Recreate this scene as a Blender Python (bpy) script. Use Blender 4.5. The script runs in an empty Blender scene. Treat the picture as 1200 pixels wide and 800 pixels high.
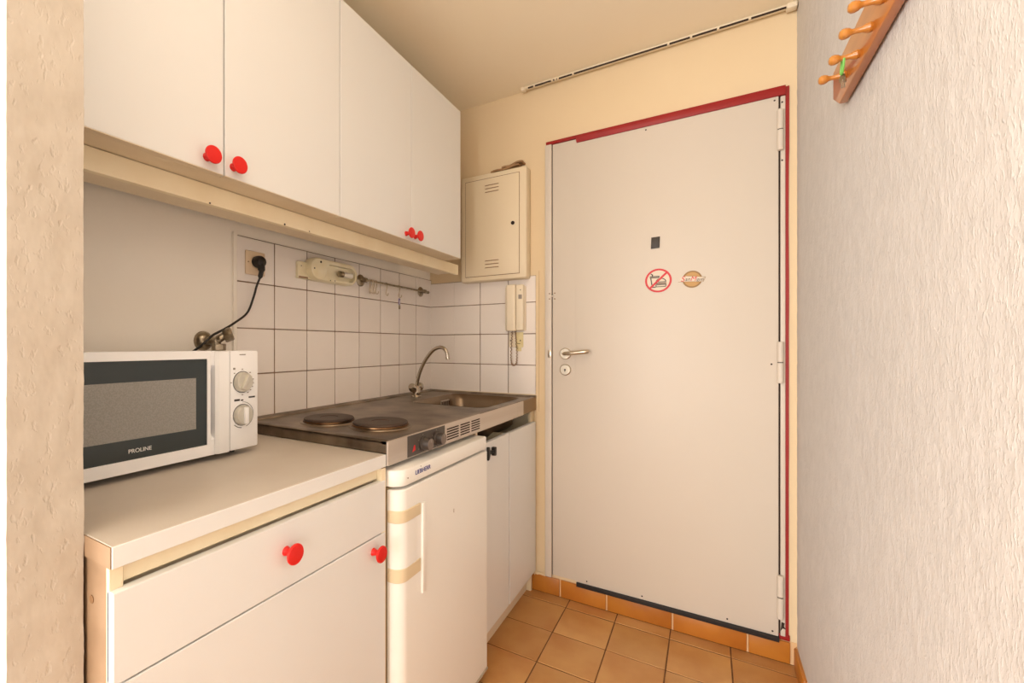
import bpy, bmesh, math, random
from mathutils import Vector, Matrix, noise

random.seed(7)
S = bpy.context.scene
C = S.collection
PI = math.pi

# ------------------------------------------------------------------ camera
cd = bpy.data.cameras.new('camera')
cam = bpy.data.objects.new('camera', cd)
C.objects.link(cam)
cam.location = (1.2927, -2.1365, 1.175)
cam.rotation_euler = (PI / 2, 0, math.radians(32.152))
cd.sensor_width = 36
cd.lens = 529.95 / 1200 * 36
cd.shift_x = (600 - 495.12) / 1200
cd.shift_y = (404.64 - 400) / 1200
cd.clip_start = 0.02
S.camera = cam

# ------------------------------------------------------------------ world, lights, exposure
S.view_settings.view_transform = 'Standard'
S.view_settings.look = 'None'
S.view_settings.gamma = 1
S.view_settings.use_curve_mapping = False
S.view_settings.exposure = 0.12

w = bpy.data.worlds.new('world')
S.world = w
w.use_nodes = True
w.node_tree.nodes['Background'].inputs[0].default_value = (1.0, 0.93, 0.84, 1)
w.node_tree.nodes["Background"].inputs[1].default_value = 1.0


def area_light(name, loc, rot, sx, sy, power, col):
    l = bpy.data.lights.new(name, 'AREA')
    l.shape = 'RECTANGLE'
    l.size = sx
    l.size_y = sy
    l.energy = power
    l.color = col
    o = bpy.data.objects.new(name, l)
    o.location = loc
    o.rotation_euler = rot
    C.objects.link(o)
    return o


# daylight through the balcony door of the room behind the camera
area_light('window_daylight', (-0.35, -4.72, 1.15), (-PI / 2, 0, PI), 3.1, 2.0, 188, (1.0, 0.98, 0.955))
LAMP_POWER = 6.2
LAMP_COL = (1.0, 0.88, 0.74)


# ------------------------------------------------------------------ materials
def lin(c):
    return tuple((x / 12.92 if x <= 0.04045 else ((x + 0.055) / 1.055) ** 2.4) for x in c)


def rgb(r, g, b):
    return lin((r / 255, g / 255, b / 255)) + (1,)


def mat(name, col, rough=0.5, metal=0.0, col2=None, scale=6.0, detail=4.0, bump=0.0, bscale=60.0,
        rnd=0.0, spec=0.5, stretch=None, coat=0.0, lo=0.35, hi=0.7, bdist=0.002):
    m = bpy.data.materials.new(name)
    m.use_nodes = True
    nt = m.node_tree
    p = nt.nodes['Principled BSDF']
    p.inputs['Roughness'].default_value = rough
    p.inputs['Metallic'].default_value = metal
    p.inputs['Specular IOR Level'].default_value = spec
    p.inputs['Coat Weight'].default_value = coat
    p.inputs['Base Color'].default_value = col
    tc = nt.nodes.new('ShaderNodeTexCoord')
    vec = tc.outputs['Object']
    if stretch:
        mp = nt.nodes.new('ShaderNodeMapping')
        mp.inputs['Scale'].default_value = stretch
        nt.links.new(vec, mp.inputs['Vector'])
        vec = mp.outputs['Vector']
    oi = nt.nodes.new('ShaderNodeObjectInfo')
    if rnd:
        ad = nt.nodes.new('ShaderNodeVectorMath')
        ad.operation = 'MULTIPLY_ADD'
        cb = nt.nodes.new('ShaderNodeCombineXYZ')
        for i in range(3):
            nt.links.new(oi.outputs['Random'], cb.inputs[i])
        ad.inputs[1].default_value = (37, 53, 71)
        nt.links.new(cb.outputs[0], ad.inputs[0])
        nt.links.new(vec, ad.inputs[2])
        vec = ad.outputs[0]
    out = None
    if col2:
        n = nt.nodes.new('ShaderNodeTexNoise')
        n.inputs['Scale'].default_value = scale
        n.inputs['Detail'].default_value = detail
        nt.links.new(vec, n.inputs['Vector'])
        r = nt.nodes.new('ShaderNodeValToRGB')
        r.color_ramp.elements[0].position = lo
        r.color_ramp.elements[1].position = hi
        r.color_ramp.elements[0].color = col
        r.color_ramp.elements[1].color = col2
        nt.links.new(n.outputs['Fac'], r.inputs['Fac'])
        out = r.outputs['Color']
        nt.links.new(out, p.inputs['Base Color'])
    if rnd:
        hs = nt.nodes.new('ShaderNodeHueSaturation')
        mr = nt.nodes.new('ShaderNodeMapRange')
        mr.inputs['To Min'].default_value = 1 - rnd
        mr.inputs['To Max'].default_value = 1 + rnd
        nt.links.new(oi.outputs['Random'], mr.inputs['Value'])
        nt.links.new(mr.outputs[0], hs.inputs['Value'])
        if out:
            nt.links.new(out, hs.inputs['Color'])
        else:
            hs.inputs['Color'].default_value = col
        nt.links.new(hs.outputs['Color'], p.inputs['Base Color'])
    if bump:
        n2 = nt.nodes.new('ShaderNodeTexNoise')
        n2.inputs['Scale'].default_value = bscale
        n2.inputs['Detail'].default_value = 3
        nt.links.new(vec, n2.inputs['Vector'])
        b = nt.nodes.new('ShaderNodeBump')
        b.inputs['Strength'].default_value = bump
        b.inputs['Distance'].default_value = bdist
        nt.links.new(n2.outputs['Fac'], b.inputs['Height'])
        nt.links.new(b.outputs['Normal'], p.inputs['Normal'])
    return m


M = {}
M['plaster'] = mat('cream_plaster', rgb(253, 245, 233), .85, col2=rgb(254, 247, 236), scale=3, bump=.35, bscale=14, bdist=.004)
M['ceiling'] = mat('ceiling_paint', rgb(253, 240, 212), .9, col2=rgb(254, 242, 217), scale=2, bump=.1, bscale=20)
M['back'] = mat('back_wall_paint', rgb(230, 207, 169), .8, col2=rgb(233, 211, 174), scale=2.5, bump=.15, bscale=18)


def render_mat(name, col, col2, sy, sz, lo_, hi_, strength, dist, invert=False):
    """trowelled wall render: sparse proud grains (or pits) on a softly uneven ground"""
    m = mat(name, col, .85, col2=col2, scale=22)
    nt = m.node_tree
    p = nt.nodes['Principled BSDF']
    tc = nt.nodes.new('ShaderNodeTexCoord')

    def grains(kx, kz, a, b_):
        mp = nt.nodes.new('ShaderNodeMapping')
        mp.inputs['Scale'].default_value = (kx, kx, kz)
        nt.links.new(tc.outputs['Object'], mp.inputs['Vector'])
        n = nt.nodes.new('ShaderNodeTexNoise')
        n.inputs['Scale'].default_value = 1
        n.inputs['Detail'].default_value = 2.5
        nt.links.new(mp.outputs['Vector'], n.inputs['Vector'])
        r = nt.nodes.new('ShaderNodeMapRange')
        r.interpolation_type = 'SMOOTHSTEP'
        r.inputs['From Min'].default_value = a
        r.inputs['From Max'].default_value = b_
        nt.links.new(n.outputs['Fac'], r.inputs['Value'])
        return r.outputs[0]
    g1 = grains(sy, sz, lo_, hi_)
    g2 = grains(sy * .3, sz * .3, .3, .75)
    ad = nt.nodes.new('ShaderNodeMath')
    ad.operation = 'MULTIPLY_ADD'
    nt.links.new(g2, ad.inputs[0])
    ad.inputs[1].default_value = .8
    nt.links.new(g1, ad.inputs[2])
    b = nt.nodes.new('ShaderNodeBump')
    b.invert = invert
    b.inputs['Strength'].default_value = strength
    b.inputs['Distance'].default_value = dist
    nt.links.new(ad.outputs[0], b.inputs['Height'])
    nt.links.new(b.outputs['Normal'], p.inputs['Normal'])
    return m


M['crepi'] = render_mat('rough_render', rgb(212, 208, 205), rgb(218, 214, 211), 190, 100, .48, .76, .5, .0016)
M['crepi_tan'] = render_mat('smoothed_tan_render', rgb(197, 186, 171), rgb(189, 177, 161), 120, 62, .56, .78, .5, .0014, True)
M['laminate'] = mat('white_laminate', rgb(235, 235, 233), .42, col2=rgb(234, 233, 230), scale=2)
M['laminate_edge'] = mat('yellowed_edge', rgb(248, 234, 202), .5, col2=rgb(243, 226, 190), scale=9)
M['carcass'] = mat('carcass_board', rgb(238, 222, 194), .6, col2=rgb(232, 214, 184), scale=7)
M['worktop'] = mat('beige_worktop', rgb(214, 203, 190), .4, col2=rgb(206, 194, 180), scale=5, lo=.3, hi=.75, bump=.05, bscale=300)
M['shaded_end'] = mat('shade_darkened_tan', rgb(158, 130, 102), .6, col2=rgb(144, 116, 88), scale=14)  # darkened tan paints shade onto the worktop end and cabinet side
M['steel'] = mat('stained_steel', rgb(162, 148, 132), .36, 1.0, col2=rgb(98, 86, 75), scale=9, detail=8, bump=.05, bscale=40,
                 lo=.35, hi=.72)
M['steel_light'] = mat('brushed_steel', rgb(222, 214, 206), .46, 1.0, col2=rgb(208, 198, 188), scale=4, stretch=(1, .15, 6))
M['bowl_steel'] = mat('bowl_steel', rgb(150, 132, 112), .34, 1.0, col2=rgb(126, 108, 90), scale=6)
M['chrome'] = mat('chrome', rgb(186, 177, 164), .14, 1.0)
M['old_chrome'] = mat('tarnished_chrome', rgb(176, 164, 144), .28, 1.0, col2=rgb(126, 113, 95), scale=60)
M['nickel'] = mat('satin_nickel', rgb(205, 192, 172), .28, 1.0)
M['red'] = mat('red_plastic', rgb(226, 30, 22), .38, col2=rgb(216, 26, 20), scale=10)
M['darkred'] = mat('dark_red_paint', rgb(158, 20, 18), .5, col2=rgb(146, 18, 16), scale=14)
M['tile'] = mat('grey_white_glaze', rgb(246, 238, 231), .28, col2=rgb(243, 234, 226), scale=4, rnd=.02, bump=.05, bscale=12, bdist=.003)
M['grout'] = mat('brown_grout', rgb(118, 94, 76), .9, col2=rgb(146, 120, 98), scale=16)
M['grout_light'] = mat('cream_sealant', rgb(228, 210, 176), .6)
M['terracotta'] = mat('terracotta_glaze', rgb(208, 158, 98), .34, col2=rgb(184, 124, 66), scale=5, detail=5, rnd=.09, lo=.3, hi=.72,
                      bump=.08, bscale=30)
M['skirt_tile'] = mat('skirting_glaze', rgb(192, 122, 44), .36, col2=rgb(172, 100, 32), scale=6, detail=5, rnd=.08)
M['floor_grout'] = mat('floor_grout', rgb(104, 68, 38), .9, col2=rgb(124, 84, 50), scale=20)
M['skirt_joint'] = mat('skirting_joint', rgb(228, 188, 140), .8)
M['door'] = mat('cream_door_paint', rgb(217, 206, 192), .48, col2=rgb(215, 204, 189), scale=1.5)
M['black'] = mat('black_plastic', rgb(28, 24, 22), .5)
M['rubber'] = mat('black_rubber', rgb(32, 28, 26), .7)
M['dark_grey'] = mat('dark_grey_plastic', rgb(84, 76, 70), .5, col2=rgb(76, 69, 63), scale=20)
M['knob_brown'] = mat('dark_brown_knob', rgb(58, 49, 43), .45)
M['cap_grey'] = mat('grey_brown_cap', rgb(120, 106, 96), .4)
M['dark_brown'] = mat('dark_brown_cover', rgb(48, 38, 28), .5)
M['slot'] = mat('dark_slot', rgb(48, 32, 22), .8)
M['slot_tan'] = mat('shadowed_slot', rgb(140, 106, 72), .8)
M['cast_iron'] = mat('cast_iron_plate', rgb(66, 52, 44), .5, .4, col2=rgb(88, 70, 58), scale=18)
M['brown_ring'] = mat('heat_stained_ring', rgb(150, 116, 82), .32, 1.0, col2=rgb(96, 68, 48), scale=12)
M['fridge'] = mat('fridge_enamel', rgb(250, 248, 242), .34, col2=rgb(249, 246, 239), scale=2)
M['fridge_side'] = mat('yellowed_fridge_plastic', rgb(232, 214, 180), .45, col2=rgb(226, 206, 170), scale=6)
M['gasket'] = mat('grey_gasket', rgb(196, 172, 136), .6)
M['mw'] = mat('microwave_white', rgb(248, 247, 247), .38)
M['glass_black'] = mat('smoked_glass', rgb(52, 60, 62), .12, spec=.5)
M['mw_screen'] = mat('perforated_screen', rgb(142, 139, 134), .22, col2=rgb(152, 149, 143), scale=400, lo=.45, hi=.55)  # screen grey is lightened to paint in the reflection of the wall
M['silver'] = mat('silver_plastic', rgb(216, 212, 200), .3, .5)
M['ink'] = mat('black_print', rgb(40, 36, 34), .6)
M['ink_grey'] = mat('grey_print', rgb(150, 140, 130), .6)
M['white_print'] = mat('white_print', rgb(235, 235, 232), .5)
M['blue_print'] = mat('blue_print', rgb(52, 58, 140), .5)
M['ivory'] = mat('aged_ivory_plastic', rgb(238, 222, 190), .4, col2=rgb(228, 208, 168), scale=14)
M['lamp_ivory'] = mat('yellowed_lamp_plastic', rgb(250, 240, 212), .38, col2=rgb(242, 228, 188), scale=18)
M['bulb'] = mat('white_tube', rgb(246, 240, 228), .3)
M['socket'] = mat('beige_socket', rgb(232, 208, 176), .45)
M['box'] = mat('fuse_box_paint', rgb(234, 218, 188), .5, col2=rgb(231, 214, 183), scale=3)
M['paper'] = mat('brown_paper', rgb(176, 138, 98), .8, col2=rgb(140, 104, 70), scale=30)
M['intercom'] = mat('intercom_plastic', rgb(240, 226, 200), .4)
M['yellow'] = mat('yellowed_plate', rgb(236, 222, 174), .6, col2=rgb(228, 210, 156), scale=30)
M['cord_tan'] = mat('tan_cord', rgb(150, 120, 92), .6)
M['wood'] = mat('orange_varnished_pine', rgb(206, 124, 40), .32, col2=rgb(182, 100, 28), scale=9, detail=6, stretch=(1, .25, 3), coat=.3)
M['peg'] = mat('orange_turned_wood', rgb(196, 132, 58), .28, col2=rgb(176, 108, 42), scale=16, coat=.3)
M['green'] = mat('green_tag', rgb(120, 190, 90), .5)
M['key'] = mat('key_metal', rgb(170, 160, 140), .3, 1.0)
M['violet'] = mat('violet_clip', rgb(150, 134, 176), .45)
M['sign_red'] = mat('sign_red', rgb(208, 36, 44), .5)
M['sign_white'] = mat('sign_cream', rgb(226, 211, 190), .5)
M['sign_black'] = mat('sign_black', rgb(70, 50, 36), .5)
M['gold'] = mat('gold_print', rgb(196, 150, 84), .5)
M['gold_dark'] = mat('dark_gold_print', rgb(150, 112, 56), .5)
M['meat'] = mat('brown_print', rgb(110, 74, 48), .6)
M['rail'] = mat('ivory_rail', rgb(236, 222, 196), .5)
M['dust'] = mat('brown_grime', rgb(110, 78, 50), .8)
M['wall_white'] = mat('white_wall_paint', rgb(246, 244, 240), .85, bump=.3, bscale=60)
M['oldsteel'] = mat('flange_steel', rgb(150, 128, 100), .45, .8)
gm = bpy.data.materials.new('window_glass')
gm.use_nodes = True
gp = gm.node_tree.nodes['Principled BSDF']
gp.inputs['Transmission Weight'].default_value = 1
gp.inputs['Roughness'].default_value = 0
gp.inputs['IOR'].default_value = 1.05
M['glass'] = gm


def paper_shade():
    m = bpy.data.materials.new('white_paper_shade')
    m.use_nodes = True
    nt = m.node_tree
    nt.nodes.clear()
    o = nt.nodes.new('ShaderNodeOutputMaterial')
    d = nt.nodes.new('ShaderNodeBsdfTransparent')
    t = nt.nodes.new('ShaderNodeBsdfTranslucent')
    x = nt.nodes.new('ShaderNodeMixShader')
    x.inputs[0].default_value = .35
    t.inputs[0].default_value = (.95, .93, .9, 1)
    nt.links.new(d.outputs[0], x.inputs[1])
    nt.links.new(t.outputs[0], x.inputs[2])
    nt.links.new(x.outputs[0], o.inputs[0])
    return m


M['glow'] = paper_shade()



# ------------------------------------------------------------------ mesh helpers
class B:
    """collects shapes in one bmesh (world coordinates)"""

    def __init__(self):
        self.bm = bmesh.new()

    def _merge(self, t, mx=None):
        if mx is not None:
            bmesh.ops.transform(t, matrix=mx, verts=t.verts)
        me = bpy.data.meshes.new('tmp')
        t.to_mesh(me)
        t.free()
        self.bm.from_mesh(me)
        bpy.data.meshes.remove(me)

    def box(self, x0, x1, y0, y1, z0, z1, bev=0.0, seg=2, mx=None):
        t = bmesh.new()
        bmesh.ops.create_cube(t, size=1)
        for v in t.verts:
            v.co = Vector(((x0 + x1) / 2 + v.co.x * (x1 - x0), (y0 + y1) / 2 + v.co.y * (y1 - y0), (z0 + z1) / 2 + v.co.z * (z1 - z0)))
        if bev:
            bmesh.ops.bevel(t, geom=t.edges[:], offset=bev, segments=seg, profile=.5, affect='EDGES')
        self._merge(t, mx)
        return self

    def prism(self, pts, axis, a0, a1, bev=0.0, seg=2, mx=None):
        """outline in the two other axes (cyclic order), pushed along axis from a0 to a1"""
        t = bmesh.new()

        def mk(p, a):
            if axis == 'x':
                return (a, p[0], p[1])
            if axis == 'y':
                return (p[0], a, p[1])
            return (p[0], p[1], a)
        lo = [t.verts.new(mk(p, a0)) for p in pts]
        hi = [t.verts.new(mk(p, a1)) for p in pts]
        f0 = t.faces.new(lo)
        f1 = t.faces.new(hi)
        n = len(pts)
        for i in range(n):
            t.faces.new((lo[i], lo[(i + 1) % n], hi[(i + 1) % n], hi[i]))
        bmesh.ops.recalc_face_normals(t, faces=t.faces[:])
        if bev:
            es = [e for e in t.edges if (e in f0.edges or e in f1.edges)]
            bmesh.ops.bevel(t, geom=es, offset=bev, segments=seg, profile=.5, affect='EDGES')
        self._merge(t, mx)
        return self

    def lathe(self, prof, base, axis, n=24, ref=None):
        """prof: list of (distance along axis, radius)"""
        t = bmesh.new()
        d = Vector(axis).normalized()
        u = Vector(ref) if ref else (Vector((0, 0, 1)) if abs(d.z) < .9 else Vector((1, 0, 0)))
        u = (u - d * u.dot(d)).normalized()
        v = d.cross(u)
        rings = []
        for a, r in prof:
            c = Vector(base) + d * a
            if r < 1e-6:
                rings.append([t.verts.new(c)])
            else:
                rings.append([t.verts.new(c + (u * math.cos(2 * PI * k / n) + v * math.sin(2 * PI * k / n)) * r) for k in range(n)])
        for i in range(len(rings) - 1):
            r0, r1 = rings[i], rings[i + 1]
            for k in range(n):
                k2 = (k + 1) % n
                if len(r0) == 1 and len(r1) == 1:
                    continue
                if len(r0) == 1:
                    t.faces.new((r0[0], r1[k], r1[k2]))
                elif len(r1) == 1:
                    t.faces.new((r0[k], r0[k2], r1[0]))
                else:
                    t.faces.new((r0[k], r0[k2], r1[k2], r1[k]))
        if len(rings[0]) > 1:
            t.faces.new(rings[0])
        if len(rings[-1]) > 1:
            t.faces.new(rings[-1])
        bmesh.ops.recalc_face_normals(t, faces=t.faces[:])
        self._merge(t)
        return self

    def tube(self, pts, r, n=8, closed=False):
        t = bmesh.new()
        P = [Vector(p) for p in pts]
        R = r if isinstance(r, (list, tuple)) else [r] * len(P)
        rings = []
        prev = None
        m = len(P)
        for i, p in enumerate(P):
            if closed:
                d = (P[(i + 1) % m] - P[i - 1]).normalized()
            else:
                d = (P[min(i + 1, m - 1)] - P[max(i - 1, 0)]).normalized()
            if prev is None:
                u = Vector((0, 0, 1)) if abs(d.z) < .9 else Vector((1, 0, 0))
            else:
                u = prev
            u = (u - d * u.dot(d)).normalized()
            prev = u
            v = d.cross(u)
            rings.append([t.verts.new(p + (u * math.cos(2 * PI * k / n) + v * math.sin(2 * PI * k / n)) * R[i]) for k in range(n)])
        last = m if closed else m - 1
        for i in range(last):
            a, b = rings[i], rings[(i + 1) % m]
            for k in range(n):
                k2 = (k + 1) % n
                t.faces.new((a[k], a[k2], b[k2], b[k]))
        if not closed:
            t.faces.new(rings[0])
            t.faces.new(rings[-1])
        bmesh.ops.recalc_face_normals(t, faces=t.faces[:])
        self._merge(t)
        return self

    def mesh(self, name):
        me = bpy.data.meshes.new(name)
        self.bm.to_mesh(me)
        self.bm.free()
        for p in me.polygons:
            p.use_smooth = True
        me.set_sharp_from_angle(angle=math.radians(32))
        return me


def smooth_path(pts, k=6):
    """Catmull-Rom through the points"""
    P = [Vector(p) for p in pts]
    P = [P[0] * 2 - P[1]] + P + [P[-1] * 2 - P[-2]]
    out = []
    for i in range(1, len(P) - 2):
        a, b, c, d = P[i - 1:i + 3]
        for s in range(k):
            t = s / k
            out.append(.5 * ((2 * b) + (c - a) * t + (2 * a - 5 * b + 4 * c - d) * t * t + (3 * b - a - 3 * c + d) * t ** 3))
    out.append(P[-2])
    return out


def circle(cx, cy, r, n=24, a0=0.0, a1=2 * PI, ry=None):
    full = abs(a1 - a0 - 2 * PI) < 1e-6
    m = n if full else n + 1
    return [(cx + r * math.cos(a0 + (a1 - a0) * k / n), cy + (ry or r) * math.sin(a0 + (a1 - a0) * k / n)) for k in range(m)]


def rrect(x0, x1, y0, y1, r, n=5):
    pts = []
    for (cx, cy, a) in ((x1 - r, y0 + r, -PI / 2), (x1 - r, y1 - r, 0), (x0 + r, y1 - r, PI / 2), (x0 + r, y0 + r, PI)):
        pts += [(cx + r * math.cos(a + PI / 2 * k / n), cy + r * math.sin(a + PI / 2 * k / n)) for k in range(n + 1)]
    return pts


def attach(o, parent):
    if parent is not None:
        o.parent = parent
        if parent.type == 'EMPTY' or parent.get('moved'):
            o.matrix_parent_inverse = Matrix.Translation(parent.location).inverted()


def obj(name, b, m, parent=None, label=None):
    me = b.mesh(name) if isinstance(b, B) else b
    if m is not None and not me.materials:
        me.materials.append(M[m])
    o = bpy.data.objects.new(name, me)
    C.objects.link(o)
    attach(o, parent)
    if label:
        o['label'] = label
    return o


def thing(name, label, cat, loc=(0, 0, 0), group=None):
    o = bpy.data.objects.new(name, None)
    o.empty_display_size = .05
    C.objects.link(o)
    o.location = loc
    o['label'] = label
    o['category'] = cat
    if group:
        o['group'] = group
    return o


def tag(o, label, cat, group=None):
    o['label'] = label
    o['category'] = cat
    if group:
        o['group'] = group
    return o


def struct(name, b=None, m=None, label=None, loc=(0, 0, 0)):
    if b is None:
        o = bpy.data.objects.new(name, None)
        C.objects.link(o)
        o.location = loc
    else:
        o = obj(name, b, m)
    o['kind'] = 'structure'
    if label:
        o['label'] = label
    return o


def each(name, m, parent, items, n=10):
    """small turned pieces, one object each: (base, axis, profile)"""
    for base, axis, prof in items:
        obj(name, B().lathe(prof, base, axis, n), m, parent)


def place(me, name, loc, parent, rot=None):
    """a copy of a small shared mesh at a place"""
    o = bpy.data.objects.new(name, me)
    C.objects.link(o)
    o.location = loc
    if rot:
        o.rotation_euler = rot
    attach(o, parent)
    return o


def text_mesh(s, size, right, up, at, m, depth=.0005, shear=0, xs=1.0, align='CENTER', bold=0.0):
    c = bpy.data.curves.new('lettering', 'FONT')
    c.body = s
    c.size = size
    c.align_x = align
    c.align_y = 'CENTER'
    c.extrude = depth
    c.shear = shear
    c.offset = bold
    o = bpy.data.objects.new('lettering', c)
    C.objects.link(o)
    dg = bpy.context.evaluated_depsgraph_get()
    me = bpy.data.meshes.new_from_object(o.evaluated_get(dg))
    C.objects.unlink(o)
    bpy.data.objects.remove(o)
    r, u = Vector(right), Vector(up)
    nrm = r.cross(u)
    mx = Matrix((r, u, nrm)).transposed().to_4x4()
    mx.translation = Vector(at)
    me.transform(mx @ Matrix.Diagonal((xs, 1, 1, 1)))
    me.materials.clear()
    me.materials.append(M[m])
    return me


RX = ((0, 1, 0), (0, 0, 1))     # lettering on a face that looks towards +X
RY = ((1, 0, 0), (0, 0, 1))     # lettering on a face that looks towards -Y

# ------------------------------------------------------------------ setting
CEIL = 2.415
XR = 1.573
XN = 0.52            # free end of the partition
YN0, YN1 = -1.926, -1.840
YW = -4.8            # window wall of the room behind
XL2 = -2.2           # left wall of the room behind

# floor: grout bed with single tiles
bed = B().box(XL2 - .1, XR + .1, YW - .1, .12, -.06, -.0014)
floor = struct('floor', bed, 'floor_grout')
P_ = .2045
tile_b = B().box(-.1004, .1004, -.1000, .1000, -.012, 0, bev=.0014, seg=1)
tile_me = tile_b.mesh('floor_tile')
tile_me.materials.append(M['terracotta'])
xs = [.757 - P_ * k for k in range(4, -1, -1)] + [.757 + P_ * k for k in range(1, 5)]
ys = [-.077 - P_ * k for k in range(0, 17)]
for i in range(len(xs) - 1):
    for j in range(len(ys) - 1):
        if xs[i + 1] < .55 and ys[j] > -1.84:
            continue
        if xs[i] + P_ > XR + .03:
            continue
        place(tile_me, 'floor_tile', ((xs[i] + xs[i + 1]) / 2, (ys[j] + ys[j + 1]) / 2, random.uniform(-.0006, .0004)), floor,
              (random.uniform(-.002, .002), random.uniform(-.002, .002), random.choice((0, PI / 2, PI, -PI / 2))))
# cut row of tiles along the skirting
cut_b = B().box(-.1004, .1004, -.0345, .0345, -.012, 0, bev=.0014, seg=1)
cut_me = cut_b.mesh('floor_tile')
cut_me.materials.append(M['terracotta'])
for i in range(len(xs) - 1):
    if xs[i + 1] > .55 and xs[i] + P_ < XR + .03:
        place(cut_me, 'floor_tile', ((xs[i] + xs[i + 1]) / 2, -.0395, random.uniform(-.0005, .0003)), floor)
# cut column along the right wall
ccx0 = xs[-1] + .001
cc_b = B().box(ccx0 - .001 + .0012, XR - .001, -.1008, .1008, -.012, 0, bev=.0022, seg=1)
cc_me = cc_b.mesh('floor_tile')
cc_me.materials.append(M['terracotta'])
if XR - ccx0 > .01:
    for j in range(len(ys) - 1):
        place(cc_me, 'floor_tile', (0, (ys[j] + ys[j + 1]) / 2, 0), floor)

ceiling = struct('ceiling', B().box(XL2 - .1, XR + .1, YW - .1, .12, CEIL, CEIL + .08), 'ceiling')


def rough_block(x0, x1, y0, y1, z0, z1, step, amp, faces):
    """a block of wall whose faces carry real unevenness (hand-trowelled render)"""
    t = bmesh.new()

    def grid(o, du, dv, lu, lv):
        nu, nv = max(1, round(lu / step)), max(1, round(lv / step))
        vs = [[t.verts.new(Vector(o) + Vector(du) * (lu * i / nu) + Vector(dv) * (lv * j / nv)) for j in range(nv + 1)] for i in range(nu + 1)]
        for i in range(nu):
            for j in range(nv):
                t.faces.new((vs[i][j], vs[i + 1][j], vs[i + 1][j + 1], vs[i][j + 1]))
    if '+x' in faces:
        grid((x1, y0, z0), (0, 1, 0), (0, 0, 1), y1 - y0, z1 - z0)
    if '-x' in faces:
        grid((x0, y1, z0), (0, -1, 0), (0, 0, 1), y1 - y0, z1 - z0)
    if '-y' in faces:
        grid((x0, y0, z0), (1, 0, 0), (0, 0, 1), x1 - x0, z1 - z0)
    if '+y' in faces:
        grid((x1, y1, z0), (-1, 0, 0), (0, 0, 1), x1 - x0, z1 - z0)
    bmesh.ops.remove_doubles(t, verts=t.verts[:], dist=1e-5)
    bmesh.ops.recalc_face_normals(t, faces=t.faces[:])
    t.normal_update()
    for v in t.verts:
        q = Vector((v.co.x * 1.0, v.co.y, v.co.z * .75))
        h = noise.noise(q * 70) * .5 + noise.noise(q * 28) * .6 + max(0, noise.noise(q * 110 + Vector((3, 1, 7)))) * .9
        v.co += v.normal * (h * amp)
    b = B()
    b._merge(t)
    return b


# right wall with coarse render
wr = rough_block(XR, XR + .1, -2.3, .1, 0, CEIL, .0075, .0013, ['-x'])
wr.box(XR + .004, XR + .1, YW - .1, .1, -.06, CEIL)
wr.box(XR, XR + .1, YW - .1, -2.3, -.06, CEIL)
wall_right = struct('wall_right', wr, 'crepi')
# partition at the left of the alcove
nb = rough_block(0, XN, YN0, YN1, 0, CEIL, .006, .0012, ['+x', '-y', '+y'])
struct('wall_partition', nb, 'crepi_tan')
# left wall of the alcove (continues behind cupboards)
wall_left = struct('wall_left', B().box(-.1, 0, YN0, .1, -.06, CEIL), 'plaster')
wall_back = struct('wall_back', B().box(-.1, XR + .1, 0, .1, -.06, CEIL), 'back')
# room behind the camera
struct('wall_rear', B().box(XL2 - .1, XL2, YW - .1, YN0, -.06, CEIL), 'wall_white')
struct('wall_hall', B().box(XL2, -.1, YN0, YN0 + .1, -.06, CEIL), 'wall_white')
wx0, wx1, wz1 = -1.95, 1.25, 2.18
ww = B().box(XL2 - .1, wx0, YW - .1, YW, -.06, CEIL).box(wx1, XR + .1, YW - .1, YW, -.06, CEIL)
ww.box(wx0, wx1, YW - .1, YW, wz1, CEIL).box(wx0, wx1, YW - .1, YW, -.06, .08)
struct('wall_window', ww, 'wall_white')
win = struct('window_1', None, loc=(-.25, YW, .08))
fb = B()
for a in (wx0, -.29, wx1 - .08):
    fb.box(a, a + .08, YW - .08, YW - .03, .08, wz1, bev=.004)
fb.box(wx0, wx1, YW - .08, YW - .03, .08, .16, bev=.004).box(wx0, wx1, YW - .08, YW - .03, wz1 - .08, wz1, bev=.004)
obj('window_frame', fb, 'laminate', win)
obj('pane', B().box(wx0 + .08, -.29, YW - .058, YW - .052, .16, wz1 - .08), 'glass', win)
obj('pane', B().box(-.21, wx1 - .08, YW - .058, YW - .052, .16, wz1 - .08), 'glass', win)

# round ceiling lamp at the entrance of the alcove, above the camera
LP = (1.08, -1.84, CEIL)
lampo = thing('ceiling_lamp', 'round white glass ceiling lamp over the entrance of the kitchen alcove', 'lamp', LP)
obj('base_plate', B().lathe([(0, .15), (.012, .15), (.016, .145)], LP, (0, 0, -1), 32), 'laminate', lampo)
prof = [(.016 + .21 * math.sin(PI / 2 * k / 10), .14 * math.cos(PI / 2 * k / 10)) for k in range(11)]
sb = bmesh.new()
rg = [[sb.verts.new((LP[0] + r_ * math.cos(2 * PI * k / 32), LP[1] + r_ * math.sin(2 * PI * k / 32), CEIL - h_)) for k in range(32)] for h_, r_ in prof[:-1]]
for a_, b_ in zip(rg[:-1], rg[1:]):
    for k in range(32):
        sb.faces.new((a_[k], a_[(k + 1) % 32], b_[(k + 1) % 32], b_[k]))
sb.faces.new(rg[-1])
sbb = B()
sbb._merge(sb)
obj('lamp_shade', sbb, 'glow', lampo)
ll = bpy.data.lights.new('ceiling_bulb', 'POINT')
ll.shadow_soft_size = .09
ll.energy = LAMP_POWER
ll.color = LAMP_COL
lo = bpy.data.objects.new('ceiling_bulb', ll)
lo.location = (LP[0], LP[1], CEIL - .125)
C.objects.link(lo)
attach(lo, lampo)

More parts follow.
